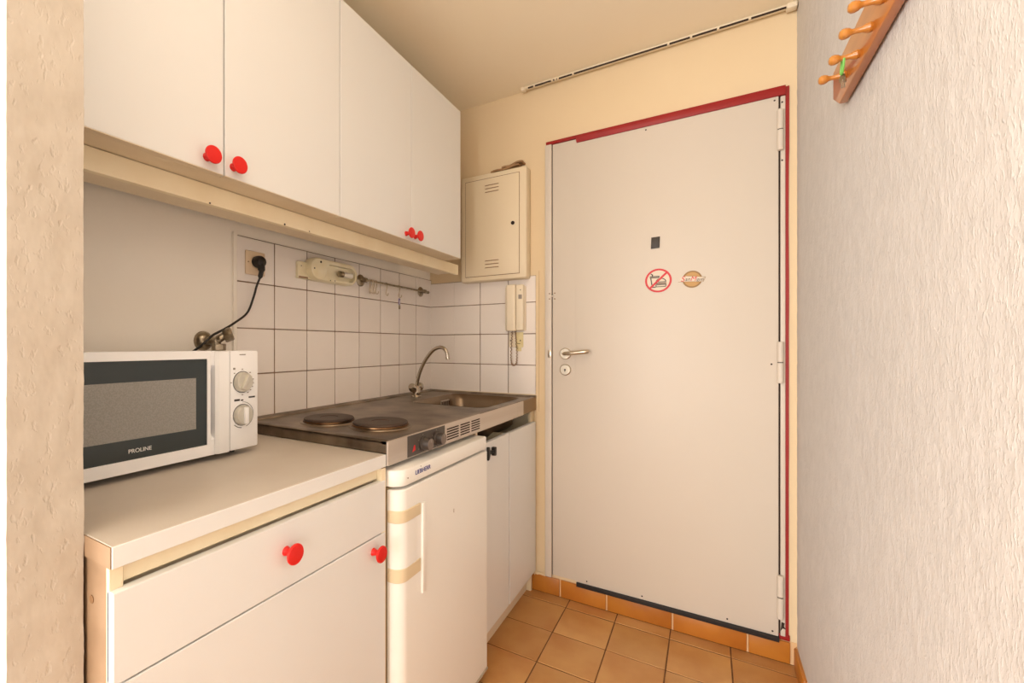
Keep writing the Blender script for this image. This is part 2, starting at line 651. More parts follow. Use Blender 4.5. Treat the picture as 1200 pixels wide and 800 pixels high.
# ------------------------------------------------------------------ wall tiles
TP = .1525
zj = [.930, 1.0795, 1.232, 1.3845, 1.533]
BTOP = 1.512
obj('grout', B().box(0, .0062, -8 * TP, 0, .925, 1.533), 'grout', wall_left)
obj('grout', B().box(0.0062, .598, -.0062, 0, .925, BTOP), 'grout', wall_back)
for side in ('l', 'b'):
    n = 8 if side == 'l' else 4
    for j in range(4):
        h = ((BTOP if side == 'b' and j == 3 else zj[j + 1]) - zj[j])
        me = None
        for k in range(n):
            wd = TP
            if side == 'b' and k == 3:
                wd = .598 - 3 * TP
            if me is None or wd != TP:
                g = .0017
                if side == 'l':
                    bb = B().box(.001, .0075, -wd / 2 + g, wd / 2 - g, -h / 2 + g, h / 2 - g, bev=.0015, seg=1)
                else:
                    bb = B().box(-wd / 2 + g, wd / 2 - g, -.0075, -.001, -h / 2 + g, h / 2 - g, bev=.0015, seg=1)
                me = bb.mesh('wall_tile')
                me.materials.append(M['tile'])
            zc = zj[j] + h / 2
            jit = random.uniform(-.0006, .0006)
            if side == 'l':
                place(me, 'wall_tile', (random.uniform(-.0003, .0006), -(k + .5) * TP, zc), wall_left,
                      (random.uniform(-.003, .003), random.uniform(-.004, .004), random.uniform(-.004, .004)))
            else:
                place(me, 'wall_tile', (k * TP + wd / 2 + (.004 if k == 0 else 0), random.uniform(-.0006, .0003), zc), wall_back,
                      (random.uniform(-.004, .004), random.uniform(-.003, .003), random.uniform(-.004, .004)))
# sealant along the sink and plaster lip at the tile edge
obj('sealant', B().tube([(.008, -8 * TP, .932), (.008, -.01, .932)], .004, 6).tube([(.01, -.008, .932), (.598, -.008, .936)], .004, 6),
    'grout_light', wall_left)
obj('plaster_edge', rough_block(0, .010, -8 * TP - .012, -8 * TP, .90, 1.54, .006, .0012, ['+x', '-y', '+y']), 'plaster', wall_left)
# chipped bits of plaster beside the tiled corner
obj('plaster_edge', rough_block(.598, .612, -.008, 0, .86, 1.533, .006, .001, ['+x', '-y', '-x']), 'back', wall_back, 'rough plaster edge')

# skirting tiles on the back wall (step under the door) and at the right wall
sk = struct('baseboard_back', B().box(.56, XR, -.003, 0, 0, .082), 'skirt_joint')
edges = [.565, .713, .917, 1.173, 1.425, 1.556]
for a, b_ in zip(edges[:-1], edges[1:]):
    obj('skirting_tile', B().box(a + .003, b_ - .003, -.010, -.001, .002, .081, bev=.003), 'skirt_tile', sk)
sr = struct('baseboard_right', B().box(XR - .004, XR, -2.2, 0, 0, .07), 'skirt_joint')
yy = -.012
for k in range(10):
    obj('skirting_tile', B().box(XR - .011, XR - .001, yy - .2, yy - .004, .002, .072, bev=.003), 'skirt_tile', sr)
    yy -= .2045
# crumbled plaster over the left end of the skirting
obj('plaster_crumb', rough_block(.588, .645, -.009, 0, .072, .092, .004, .003, ['-y', '+x', '-x', '+y']), 'back', sk, 'crumbled white plaster')

# ------------------------------------------------------------------ entrance door
dr = struct('door_1', None, loc=(1.1, 0, .085))
# frame: left jamb, right jamb, red head and red right edge
obj('jamb', B().box(.646, .6765, -.022, 0, .088, 2.118, bev=.002), 'door', dr)
obj('jamb', B().box(1.524, 1.5385, -.012, 0, .10, 2.098, bev=.002), 'door', dr)
hb = B().prism([(.650, 2.119), (.786, 2.119), (.790, 2.099), (1.5385, 2.099), (1.5385, 2.133), (.650, 2.133)], 'y', -.02, 0, bev=.001)
obj('door_head', hb, 'darkred', dr, 'dark red painted top of the door frame')
rbp = [(1.539, .085)]
zz = .1
left, right = [], []
k = 0
while zz < 2.132:
    left.append((1.5387, zz))
    right.append((1.549 + .0016 * noise.noise(Vector((zz * 4, .3, 1))) + (.001 if zz > 1.9 else 0), zz))
    zz += .05
outl = left + [(1.5387, 2.133), (1.5505, 2.133)] + right[::-1]
obj('door_edge', B().prism(outl, 'y', -.006, 0), 'darkred', dr, 'dark red paint stripe right of the door')
obj('threshold_corner', B().box(1.519, 1.552, -.008, 0, .085, .105, bev=.001), 'darkred', dr, 'red painted corner at the foot of the frame')
# leaf: wide lock-side strip and main panel
lf = B().box(.680, 1.5185, -.014, -.002, .100, 2.117, bev=.0015)
leaf = obj('door_leaf', lf, 'door', dr)
obj('face_panel', B().box(.787, 1.5175, -.017, -.013, .097, 2.096, bev=.0012), 'door', leaf)
obj('door_gap', B().box(.676, .681, -.004, -.0005, .096, 2.119).box(1.5175, 1.5245, -.004, -.0005, .1, 2.098), 'slot', dr, 'dark gap around the door leaf')
obj('door_sweep', B().box(.790, 1.520, -.024, -.004, .0785, .0985, bev=.002), 'rubber', dr, 'black rubber door sweep')
each('screw_head', 'slot', dr, [((x, -.0165 if x < 1.52 else -.0115, z), (0, -1, 0), [(0, .0032), (.001, .0032), (.0014, 0)]) for (x, z) in
     ((.835, .112), (1.06, .112), (1.36, .112), (1.50, .112), (1.075, 2.085), (1.506, 2.085), (1.529, 2.075), (1.529, 1.86), (1.497, 1.105))])
# three hinges of two knuckles
for (za, zb) in ((1.897, 2.045), (1.037, 1.187), (.168, .325)):
    zm = (za + zb) / 2
    hg = obj('hinge', B().lathe([(0, .0085), (.002, .010), (zb - zm - .003, .010), (zb - zm, .008)], (1.5225, -.022, zm + .0015), (0, 0, 1), 16)
             .lathe([(0, .010), (zm - za - .003, .010), (zm - za, .008)], (1.5225, -.022, zm - .0015), (0, 0, -1), 16)
             .box(1.5225, 1.5345, -.016, -.010, za + .01, zb - .01), 'door', dr)
    obj('hinge_washer', B().lathe([(0, .0088), (.003, .0088)], (1.5225, -.022, zm - .0015), (0, 0, 1), 12), 'slot', hg)
obj('paint_chip', B().prism([(1.524, .118), (1.527, .152), (1.536, .150), (1.534, .138), (1.540, .128), (1.530, .130)], 'y', -.0135, -.011), 'slot', dr, 'dark chipped paint under the lowest hinge')
# handle and lock
hn = obj('door_handle', B().lathe([(0, .026), (.006, .026), (.009, .023), (.009, .0)], (.740, -.014, 1.137), (0, -1, 0), 28)
         .tube(smooth_path([(.740, -.02, 1.137), (.740, -.048, 1.137), (.747, -.058, 1.138), (.765, -.062, 1.139), (.80, -.062, 1.143), (.835, -.060, 1.147), (.849, -.054, 1.1475)], 5),
               [.008] * 10 + [.0085] * 6 + [.009] * 6 + [.0095] * 6 + [.0085] * 3, 12), 'nickel', dr)
lk = obj('lock_rose', B().lathe([(0, .0255), (.006, .0255), (.009, .022), (.009, .012), (.012, .0115), (.012, 0)], (.740, -.014, 1.063), (0, -1, 0), 28), 'nickel', dr)
obj('keyhole', B().lathe([(0, .0045), (.0015, .0045)], (.740, -.0255, 1.063), (0, -1, 0), 12).box(.7385, .7415, -.027, -.0255, 1.053, 1.063), 'slot', lk)
obj('strike_plate', B().box(.660, .6755, -.0235, -.020, 1.118, 1.152, bev=.001), 'nickel', dr)
# alarm contact dots around the gap at eye level
each('screw_head', 'slot_tan', dr, [((x, -.022 if x < .68 else -.0138, z), (0, -1, 0), [(0, .003), (.002, .003)]) for (x, z) in
     ((.668, 1.418), (.668, 1.393), (.690, 1.42), (.690, 1.393))])
obj('latch_tab', B().box(.671, .687, -.0245, -.014, 1.403, 1.409, bev=.001), 'door', dr)
obj('peephole_cover', B().prism([(1.094, 1.580), (1.126, 1.581), (1.128, 1.628), (1.096, 1.627)], 'y', -.022, -.016, bev=.001), 'dark_brown', dr, 'small dark brown cover')

# sticker: no food
YD = -.0172
st = thing('sticker', 'round no-food sticker with red bar over a cup and burger on the door', 'sticker', (1.121, YD, 1.396))
cx, cz, R0 = 1.1215, 1.4455, .0495
obj('disc', B().prism(circle(cx, cz, R0 - .002, 40), 'y', YD - .0006, YD), 'sign_white', st)
ring = B()
oc = circle(cx, cz, R0, 48)
ic = circle(cx, cz, R0 - .0075, 48)
for k in range(48):
    k2 = (k + 1) % 48
    ring.prism([oc[k], oc[k2], ic[k2], ic[k]], 'y', YD - .0014, YD - .0004)
dv = (R0 - .004) * math.cos(PI / 4)
hw = .0028
ring.prism([(cx - dv - hw, cz - dv + hw), (cx - dv + hw, cz - dv - hw), (cx + dv + hw, cz + dv - hw), (cx + dv - hw, cz + dv + hw)], 'y', YD - .0015, YD - .0006)
obj('ring', ring, 'sign_red', st)
cup = B()


def stroke(b, pts, r, y=YD - .0008):
    for (a, c) in zip(pts[:-1], pts[1:]):
        d = Vector((c[0] - a[0], c[1] - a[1]))
        if d.length < 1e-6:
            continue
        nrm = Vector((-d.y, d.x)).normalized() * r
        e = d.normalized() * r * .5
        b.prism([(a[0] - nrm.x - e.x, a[1] - nrm.y - e.y), (c[0] - nrm.x + e.x, c[1] - nrm.y + e.y), (c[0] + nrm.x + e.x, c[1] + nrm.y + e.y), (a[0] + nrm.x - e.x, a[1] + nrm.y - e.y)], 'y', y - .0003, y + .0002)


stroke(cup, [(cx - .030, cz + .017), (cx + .004, cz + .017)], .0020)
stroke(cup, [(cx - .030, cz + .012), (cx + .002, cz + .012), (cx + .002, cz + .017)], .0016)
stroke(cup, [(cx - .030, cz + .017), (cx - .030, cz + .012)], .0011)
stroke(cup, [(cx - .028, cz + .012), (cx - .022, cz - .027), (cx - .010, cz - .027)], .0021)
stroke(cup, [(cx - .022, cz + .017), (cx - .021, cz + .024), (cx - .027, cz + .029)], .0020)
bn = circle(cx + .010, cz - .006, .018, 14, 0, PI, .014)
stroke(cup, bn, .0016)
stroke(cup, [bn[-1], bn[0]], .0015)
lb = [(cx - .009, cz - .018), (cx + .029, cz - .018), (cx + .027, cz - .026), (cx - .007, cz - .026), (cx - .009, cz - .018)]
stroke(cup, lb, .0015)
obj('cup_and_burger', cup, 'sign_black', st)
obj('burger_filling', B().prism([(cx - .010, cz - .015), (cx + .030, cz - .015), (cx + .030, cz - .010), (cx - .010, cz - .010)], 'y', YD - .0011, YD - .0006), 'meat', st)

# sticker: beer badge
s2 = thing('sticker', 'round golden beer badge sticker with a white lettered ribbon on the door', 'sticker', (1.242, YD, 1.406))
bx, bz = 1.243, 1.4415
obj('disc', B().prism(circle(bx, bz, .0345, 36), 'y', YD - .0006, YD), 'gold_dark', s2, 'dark gold rim')
obj('disc', B().prism(circle(bx, bz, .0285, 36), 'y', YD - .0009, YD - .0004), 'gold', s2)
rbn = [(bx - .049, bz - .008), (bx - .040, bz - .003), (bx - .043, bz + .006), (bx - .024, bz + .015), (bx + .046, bz + .006), (bx + .038, bz - .012), (bx - .01, bz - .009)]
obj('ribbon', B().prism([(x, z) for x, z in rbn], 'y', YD - .0013, YD - .0007), 'sign_white', s2)
rb2 = B()
stroke(rb2, [rbn[3], rbn[4], rbn[5], rbn[6], rbn[0]], .0007, YD - .0013)
obj('ribbon_edge', rb2, 'gold_dark', s2)
obj('lettering', text_mesh('S', .030, *RY, (bx - .034, YD - .0016, bz + .002), 'sign_red', shear=.3), None, s2)
obj('lettering', text_mesh('an', .021, *RY, (bx - .0165, YD - .0016, bz + .001), 'sign_black', shear=.3), None, s2)
obj('lettering', text_mesh('M', .026, *RY, (bx + .003, YD - .0016, bz + .001), 'sign_red', shear=.3), None, s2)
obj('lettering', text_mesh('iguel', .019, *RY, (bx + .0265, YD - .0016, bz - .002), 'sign_black', shear=.3, xs=.75), None, s2)

# ------------------------------------------------------------------ ceiling rail above the door
cr = thing('curtain_rail', 'thin ivory rail with a dark groove on the ceiling above the door', 'rail', (1.05, -.03, CEIL))
obj('track', B().box(.545, XR - .003, -.040, -.022, CEIL - .012, CEIL, bev=.002), 'rail', cr)
obj('groove', B().box(.570, XR - .02, -.0415, -.035, CEIL - .0125, CEIL - .008), 'slot', cr)
for x in (.60, .685, .70, .712, .78, 1.16, 1.24, 1.33, 1.43):
    obj('glider', B().box(x - .004, x + .004, -.044, -.034, CEIL - .015, CEIL - .007, bev=.001, seg=1), 'rail', cr)
obj('end_cap', B().box(.535, .556, -.046, -.018, CEIL - .018, CEIL, bev=.004), 'rail', cr)
obj('end_cap', B().box(XR - .035, XR - .004, -.048, -.016, CEIL - .020, CEIL, bev=.004), 'rail', cr)


# ------------------------------------------------------------------ red knobs
def knob_mesh():
    b = B().lathe([(0, .0095), (.003, .0085), (.010, .0065), (.017, .0075), (.020, .012), (.0225, .0180), (.025, .0200), (.0275, .0198), (.0290, .0185), (.0298, .012), (.030, 0)],
                  (0, 0, 0), (1, 0, 0), 28)
    me = b.mesh('knob')
    me.materials.append(M['red'])
    return me


KN = knob_mesh()


def knob(parent, x, y, z):
    o = bpy.data.objects.new('knob', KN)
    C.objects.link(o)
    o.location = (x, y, z)
    o.parent = parent
    o['label'] = 'round red knob'
    return o


# ------------------------------------------------------------------ upper cabinets
UX = .335
UZ0, UZ1 = 1.573, 2.247


def upper(y0, ym, y1, label, k1, k2):
    r = thing('wall_cabinet', label, 'cabinet', (0, (y0 + y1) / 2, UZ0))
    b = B()
    b.box(.012, UX - .019, y0, y0 + .016, UZ0, UZ1).box(.012, UX - .019, y1 - .016, y1, UZ0, UZ1)
    b.box(.012, UX - .019, y0 + .016, y1 - .016, UZ1 - .016, UZ1)
    b.box(.012, UX - .019, y0 + .016, y1 - .016, UZ0, UZ0 + .016).box(.012, .018, y0 + .016, y1 - .016, UZ0 + .016, UZ1 - .016)
    obj('carcass', b, 'carcass', r)
    d1 = obj('door', B().box(UX - .018, UX, y0 + .0015, ym - .0018, UZ0 + .001, UZ1 + .002, bev=.0012, seg=1), 'laminate', r)
    d2 = obj('door', B().box(UX - .018, UX, ym + .0018, y1 - .0015, UZ0 + .001, UZ1 + .002, bev=.0012, seg=1), 'laminate', r)
    for d, (ya, yb) in ((d1, (y0 + .0015, ym - .0018)), (d2, (ym + .0018, y1 - .0015))):
        obj('bottom_edge', B().box(UX - .0178, UX - .0008, ya + .0005, yb - .0005, UZ0 - .0002, UZ0 + .0012), 'carcass', d, 'yellowed lower edge')
    knob(d1, UX, *k1)
    knob(d2, UX, *k2)
    return r


upper(YN1 + .002, -1.486, -1.091, 'white two-door wall cabinet with red knobs on the left, above the microwave',
      (-1.530, 1.601), (-1.4625, 1.600))
upper(-1.090, -.692, -.283, 'white two-door wall cabinet with red knobs on the right, beside the fuse box',
      (-.729, 1.5955), (-.668, 1.596))
# pelmet board under both cabinets
pm = thing('pelmet_board', 'long cream pelmet board fixed under the white wall cabinets', 'board', (.2, -1.0, 1.53))
obj('front_strip', B().box(.236, .253, YN1 + .002, -.150, 1.5235, 1.5715, bev=.001, seg=1), 'laminate_edge', pm)
obj('underside_board', B().box(.140, .2355, YN1 + .002, -.158, 1.533, 1.549, bev=.001, seg=1), 'carcass', pm)
each('nail_hole', 'slot', pm, [((.2525, y, z + .002), (1, 0, 0), [(0, r), (.0015, r)]) for (y, z, r) in ((-1.47, 1.5245, .0022), (-1.236, 1.525, .003), (-1.14, 1.525, .0018))], 8)

# ------------------------------------------------------------------ fuse box on the back wall
fbx = thing('fuse_box', 'cream metal fuse box with slotted door on the wall beside the cabinets', 'fuse box', (.395, 0, 1.495))
fy = -.066
fx0, fx1, fz0, fz1 = .222, .571, 1.496, 2.029
cb = B().box(fx0, fx1, fy, -.0005, fz0, fz1, bev=.010, seg=3)
cas = obj('casing', cb, 'box', fbx)
obj('door_gap', B().box(.2505, .5375, fy - .0012, fy + .002, 1.519, 2.0035), 'slot_tan', fbx, 'dark line around the fuse box door')
fd = obj('door', B().box(.2525, .5355, fy - .003, fy + .001, 1.5215, 2.001, bev=.001), 'box', fbx)
for zc, zs in ((1.951, (.016, 0, -.017)), (1.577, (.017, 0, -.017))):
    for dz in zs:
        obj('slot', B().prism([(.358, zc + dz - .002), (.432, zc + dz - .002), (.433, zc + dz + .001), (.428, zc + dz + .002), (.362, zc + dz + .002)], 'y', fy - .0036, fy - .0022), 'slot_tan', fd)
obj('lock', B().lathe([(0, .009), (.003, .009), (.003, .006), (.0015, .0)], (.505, fy - .003, 1.763), (0, -1, 0), 16), 'slot', fd, 'dark round lock')
pp = thing('paper_leaflet', 'crumpled brown papers lying on top of the fuse box', 'paper', (.46, -.03, fz1))
for k, (x0, x1, a) in enumerate(((.385, .53, .02), (.44, .545, .04))):
    t = B()
    pts_t, pts_b = [], []
    for i in range(9):
        u = i / 8
        z = fz1 + .004 + k * .012 + .010 * u * (1 + k * .5) + .003 * math.sin(u * 9 + k)
        pts_t.append((x0 + (x1 - x0) * u, z + .004))
        pts_b.append((x0 + (x1 - x0) * u, z - (.004 if k else .004)))
    t.prism(pts_b + pts_t[::-1], 'y', -.058 + .006 * k, -.004)
    obj('sheet', t, 'paper', pp)

# ------------------------------------------------------------------ intercom handset
ic_ = thing('intercom', 'ivory intercom handset hanging under the fuse box', 'intercom', (.5, 0, 1.245))
obj('base', B().box(.446, .551, -.022, -.0075, 1.247, 1.463, bev=.004), 'intercom', ic_)
hs_ = obj('handset', B().prism(rrect(.462, .512, -.058, -.020, .012), 'z', 1.245, 1.470, bev=.006), 'intercom', ic_)
pnl = obj('front_panel', B().box(.513, .549, -.052, -.020, 1.248, 1.468, bev=.005), 'intercom', ic_)
obj('button', B().box(.527, .544, -.0545, -.050, 1.398, 1.419, bev=.001), 'ink_grey', pnl, 'grey square push button')
obj('microphone_hole', B().lathe([(0, .0025), (.001, .0025)], (.537, -.0522, 1.441), (0, -1, 0), 10), 'slot', pnl)
each('screw_head', 'slot_tan', ic_, [((.4555, -.022, z), (0, -1, 0), [(0, .003), (.002, .003)]) for z in (1.408, 1.388)], 8)
coil = []
loop = smooth_path([(.487, -.030, 1.246), (.484, -.030, 1.19), (.480, -.028, 1.12), (.485, -.026, 1.082), (.497, -.025, 1.078), (.507, -.026, 1.095), (.509, -.026, 1.15), (.503, -.024, 1.21), (.500, -.024, 1.247)], 16)
for i, p in enumerate(loop):
    a = i * 1.6
    coil.append((p.x + .0028 * math.cos(a), p.y + .0028 * math.sin(a), p.z))
obj('coiled_cord', B().tube(coil, .0021, 6), 'cord_tan', ic_, 'tan coiled cord')
jp = thing('junction_plate', 'yellowed cover plate on the tile behind the intercom cord', 'plate', (.5, -.008, 1.15))
obj('plate', B().box(.463, .497, -.0125, -.0078, 1.166, 1.240, bev=.002), 'intercom', jp, 'pale left half')
obj('plate', B().box(.4975, .536, -.0125, -.0078, 1.166, 1.240, bev=.002), 'yellow', jp, 'yellowed right half')
obj('tab', B().box(.498, .526, -.0110, -.0078, 1.147, 1.1655, bev=.001), 'yellow', jp)
each('screw_head', 'slot', jp, [((x, -.0125, 1.199), (0, -1, 0), [(0, .003), (.0012, .003)]) for x in (.472, .522)], 8)
obj('seam', B().box(.506, .522, -.0130, -.0120, 1.183, 1.185), 'slot', jp)

# ------------------------------------------------------------------ worktop and drawer cabinet
WT = .897
wtp = thing('worktop', 'beige laminate worktop with a pale front edge under the microwave', 'worktop', (.3, -1.52, WT - .031))
obj('board', B().box(.006, .597, YN1 + .003, -1.2085, WT - .031, WT, bev=.0012, seg=1), 'worktop', wtp)
obj('end_edging', B().box(.30, .5985, YN1 + .0012, YN1 + .0028, WT - .0305, WT - .0006), 'shaded_end', wtp, 'left end in tan darkened to stand for shade')
obj('front_edging', B().box(.5972, .600, YN1 + .003, -1.2085, WT - .031, WT - .0004, bev=.0008, seg=1), 'laminate', wtp, 'pale cream front edging')
bc = thing('drawer_cabinet', 'cream base cabinet with one drawer, one door and red knobs under the worktop', 'cabinet', (.3, -1.52, 0))
ys0, ys1 = -1.838, -1.2085
FXC = .600
obj('side_panel', B().box(.02, FXC - .020, ys0 + .003, ys0 + .020, .0, WT - .0335), 'shaded_end', bc, 'left side panel in tan darkened to stand for shade')
obj('side_panel', B().box(.02, FXC - .002, ys1 - .017, ys1, .0, WT - .0335), 'laminate_edge', bc)
obj('side_edge', B().box(FXC - .0198, FXC - .012, ys0 + .002, ys0 + .021, .10, WT - .033, bev=.001, seg=1), 'laminate_edge', bc)
obj('front_rail', B().box(FXC - .032, FXC - .016, ys0 + .0215, ys1 - .0175, WT - .060, WT - .033, bev=.001, seg=1), 'laminate_edge', bc)
obj('rail_shadow_strip', B().box(FXC - .036, FXC - .0325, ys0 + .0215, ys1 - .0175, .68, WT - .034), 'carcass', bc)
obj('back_panel', B().box(.012, .018, ys0 + .02, ys1 - .018, .1, WT - .035), 'carcass', bc)
obj('plinth', B().box(.52, .536, ys0 + .02, ys1 - .018, 0, .1), 'carcass', bc)
df = obj('drawer_front', B().box(FXC - .017, FXC, ys0 + .002, ys1 - .004, .7035, .832, bev=.0012, seg=1), 'laminate', bc)
knob(df, FXC, -1.533, .7755)
cdo = obj('door', B().box(FXC - .017, FXC, ys0 + .002, ys1 - .004, .10, .7005, bev=.0012, seg=1), 'laminate', bc)
knob(cdo, FXC, -1.2615, .6690)
obj('screw_cap', B().lathe([(0, .006), (.001, .006)], (.535, ys0 + .0028, .806), (0, -1, 0), 14), 'slot_tan', bc)

# ------------------------------------------------------------------ hob and sink top
ht = thing('hob_sink_unit', 'stained stainless steel kitchenette top with two hot plates and a sink', 'cooktop', (.3, -.6, .865))
Z0 = .9265
y0, y1 = -1.206, -.006
sx0, sx1, sy0, sy1 = .185, .548, -.492, -.062       # sink opening
tb = B()
tb.box(.012, .598, y0, sy0, Z0 - .003, Z0).box(.012, sx0, sy0, sy1, Z0 - .003, Z0).box(sx1, .598, sy0, sy1, Z0 - .003, Z0)
tb.box(.012, .598, sy1, y1, Z0 - .003, Z0)
# raised rims
tb.prism([(.009, Z0 - .003), (.034, Z0 - .003), (.030, Z0 + .0045), (.016, Z0 + .010), (.009, Z0 + .010)], 'y', y0, y1)
tb.prism([(y0, .897), (y0 + .022, Z0 - .002), (y0 + .018, Z0 + .004), (y0 + .006, Z0 + .005), (y0, Z0 + .002)], 'x', .012, .600)
tb.prism([(y1 - .030, Z0 - .002), (y1 - .020, Z0 + .006), (y1, Z0 + .010), (y1, Z0 - .002)], 'x', .010, .600)
tb.prism([(.578, Z0 - .001), (.584, Z0 + .0035), (.597, Z0 + .003), (.600, Z0 - .002), (.600, Z0 - .006), (.585, Z0 - .006)], 'y', y0, y1)
top = obj('worksurface', tb, 'steel', ht)
# bowl: tapered, rounded
bw = bmesh.new()
rings = []
for (ins, z, r) in ((0, Z0 + .001, .05), (.006, Z0 - .004, .05), (.016, Z0 - .03, .055), (.022, Z0 - .12, .055), (.04, Z0 - .138, .05), (.09, Z0 - .143, .04)):
    rings.append([bw.verts.new((x, y, z)) for x, y in rrect(sx0 + ins, sx1 - ins, sy0 + ins, sy1 - ins, r, 6)])
for a, b_ in zip(rings[:-1], rings[1:]):
    for k in range(len(a)):
        k2 = (k + 1) % len(a)
        bw.faces.new((a[k], b_[k], b_[k2], a[k2]))
bw.faces.new(rings[-1])
bwb = B()
bwb._merge(bw)
# corners between round bowl and square opening
bowl = obj('sink_bowl', bwb, 'bowl_steel', ht)
rr = rrect(sx0, sx1, sy0, sy1, .05, 6)
for ci, (qx, qy) in enumerate(((sx1, sy0), (sx1, sy1), (sx0, sy1), (sx0, sy0))):
    seg = rr[ci * 7:(ci + 1) * 7]
    obj('corner_fillet', B().prism([(qx, qy)] + seg, 'z', Z0 - .0028, Z0 - .0001), 'steel', ht)
ov = obj('overflow', B().box(sx0 + .015, sx0 + .018, -.235, -.150, Z0 - .052, Z0 - .020, bev=.001, seg=1), 'steel_light', ht)
for k in range(5):
    yk = -.228 + k * .017
    obj('overflow_slot', B().box(sx0 + .0172, sx0 + .0192, yk, yk + .008, Z0 - .048, Z0 - .026), 'slot', ov)
obj('drain', B().lathe([(0, .045), (.003, .045), (.003, .02), (.001, .018), (.001, 0)], (.365, -.28, Z0 - .1425), (0, 0, 1), 24), 'chrome', ht)
# front panel with controls
FXP = .604
fp = obj('front_panel', B().box(.5985, FXP, y0 - .001, -.648, .8665, Z0 + .003, bev=.001, seg=1)
         .box(.5985, FXP - .001, -.6475, -.266, .8655, Z0 + .001, bev=.001, seg=1).box(.5985, FXP - .001, -.2635, -.195, .8655, Z0 + .001, bev=.001, seg=1)
         .box(.57, .5985, y0, -.195, .8665, .870), 'steel_light', ht)
obj('end_flange', B().box(.590, .6005, -.1935, -.012, .8665, Z0, bev=.001, seg=1), 'oldsteel', ht, 'dull brown-grey end flange')
cp = obj('control_panel', B().box(FXP - .001, FXP + .0012, -1.118, -.912, .8695, .9275, bev=.0006, seg=1), 'dark_grey', ht)
obj('warning_mark', B().prism([(-1.096, .880), (-1.080, .884), (-1.081, .897), (-1.086, .899)], 'x', FXP + .001, FXP + .0017), 'sign_red', cp, 'small red warning mark')
for (yc, zc) in ((-1.040, .895), (-.965, .897)):
    kb = obj('control_knob', B().lathe([(0, .0215), (.006, .0215), (.009, .0185), (.024, .0172), (.0262, .0165), (.0262, 0)], (FXP + .001, yc, zc), (1, 0, 0), 28), 'knob_brown', ht)
    obj('cap', B().lathe([(0, .0160), (.0012, .0160), (.0018, .0145), (.0018, 0)], (FXP + .0268, yc, zc), (1, 0, 0), 28), 'cap_grey', kb)
    obj('pointer', B().box(FXP + .0280, FXP + .0292, yc - .0013, yc + .0013, zc + .005, zc + .0125), 'ink_grey', kb)
    mk = B()
    for a in range(6):
        an = PI / 2 + a * PI / 3
        mk.box(FXP + .0008, FXP + .0016, yc + .0265 * math.cos(an) - .0012, yc + .0265 * math.cos(an) + .0012, zc + .0245 * math.sin(an) - .0016, zc + .0245 * math.sin(an) + .0016)
    obj('dial_marks', mk, 'ink_grey', cp)['kind'] = 'stuff'
for (ya, yb) in ((-.898, -.818), (-.806, -.736), (-.724, -.655)):
    for k in range(5):
        zk = .8795 + k * .0082
        obj('vent_slot', B().prism(rrect(ya, yb, zk - .0021, zk + .0021, .002, 3), 'x', FXP - .001, FXP + .0006), 'slot', fp)
# hot plates
for (cxp, cyp, r, h) in ((.437, -1.020, .088, 0), (.245, -1.045, .083, .001)):
    hp = obj('hot_plate', B().lathe([(0, r - .004), (.007, r - .002), (.0105, r - .004), (.012, r - .009), (.0115, r - .02), (.0112, .030), (.0095, .028), (.0095, 0)],
                                    (cxp, cyp, Z0 + .004), (0, 0, 1), 48), 'cast_iron', ht)
    obj('rim', B().lathe([(0, r + .010), (.0025, r + .008), (.004, r + .001), (.0045, r - .003), (.001, r - .004)], (cxp, cyp, Z0), (0, 0, 1), 48), 'steel', hp)
    obj('heat_ring', B().lathe([(0, r - .0035), (.0002, r + .0005), (.0042, r), (.0045, r - .003)], (cxp, cyp, Z0 + .0045), (0, 0, 1), 48), 'brown_ring', hp)

# ------------------------------------------------------------------ faucet
fa = thing('faucet', 'chrome two-knob mixer tap with a curved swan-neck spout behind the sink', 'faucet', (.10, -.305, Z0))
obj('body', B().lathe([(0, .025), (.004, .025), (.010, .021), (.028, .022), (.045, .018), (.052, .012), (.055, .009)], (.105, -.305, Z0), (0, 0, 1), 24)
    .lathe([(0, .015), (.030, .014)], (.105, -.305, Z0 + .020), (0, -1, .85), 18).lathe([(0, .015), (.030, .014)], (.105, -.305, Z0 + .020), (0, 1, .85), 18), 'chrome', fa)
for s in (-1, 1):
    d = Vector((0, s, .85)).normalized()
    obj('tap_knob', B().lathe([(0, .016), (.004, .0195), (.010, .0195), (.022, .0180), (.027, .015), (.028, 0)], Vector((.105, -.305, Z0 + .020)) + d * .030, d, 12), 'chrome', fa)
obj('spout', B().tube(smooth_path([(.106, -.303, .965), (.110, -.302, 1.00), (.126, -.301, 1.052), (.155, -.300, 1.105), (.195, -.300, 1.150), (.232, -.300, 1.166), (.258, -.300, 1.160), (.272, -.300, 1.140), (.276, -.300, 1.118)], 6), .0085, 14)
    .lathe([(0, .0095), (.014, .0095), (.015, .006)], (.275, -.300, 1.124), (.15, 0, -1), 14), 'chrome', fa)

# ------------------------------------------------------------------ fridge
fr = thing('refrigerator', 'cream under-counter refrigerator with a tall corner grip beside the drawer cabinet', 'refrigerator', (.32, -.92, 0))
fya, fyb = -1.193, -.652
obj('body', B().box(.05, .578, fya, fyb, .03, .818, bev=.004), 'fridge_side', fr)
obj('foot', B().lathe([(0, .018), (.03, .016)], (.54, fya + .05, 0), (0, 0, 1), 12), 'rubber', fr)
obj('foot', B().lathe([(0, .018), (.03, .016)], (.54, fyb - .05, 0), (0, 0, 1), 12), 'rubber', fr)


def corner_slab(xb, xf, ya, yb, r, n=8):
    return [(xb, ya), (xb, yb), (xf - .004, yb), (xf, yb - .004)] + [(xf - r + r * math.cos(a), ya + r + r * math.sin(a)) for a in [-(PI / 2) * k / n for k in range(n + 1)]]


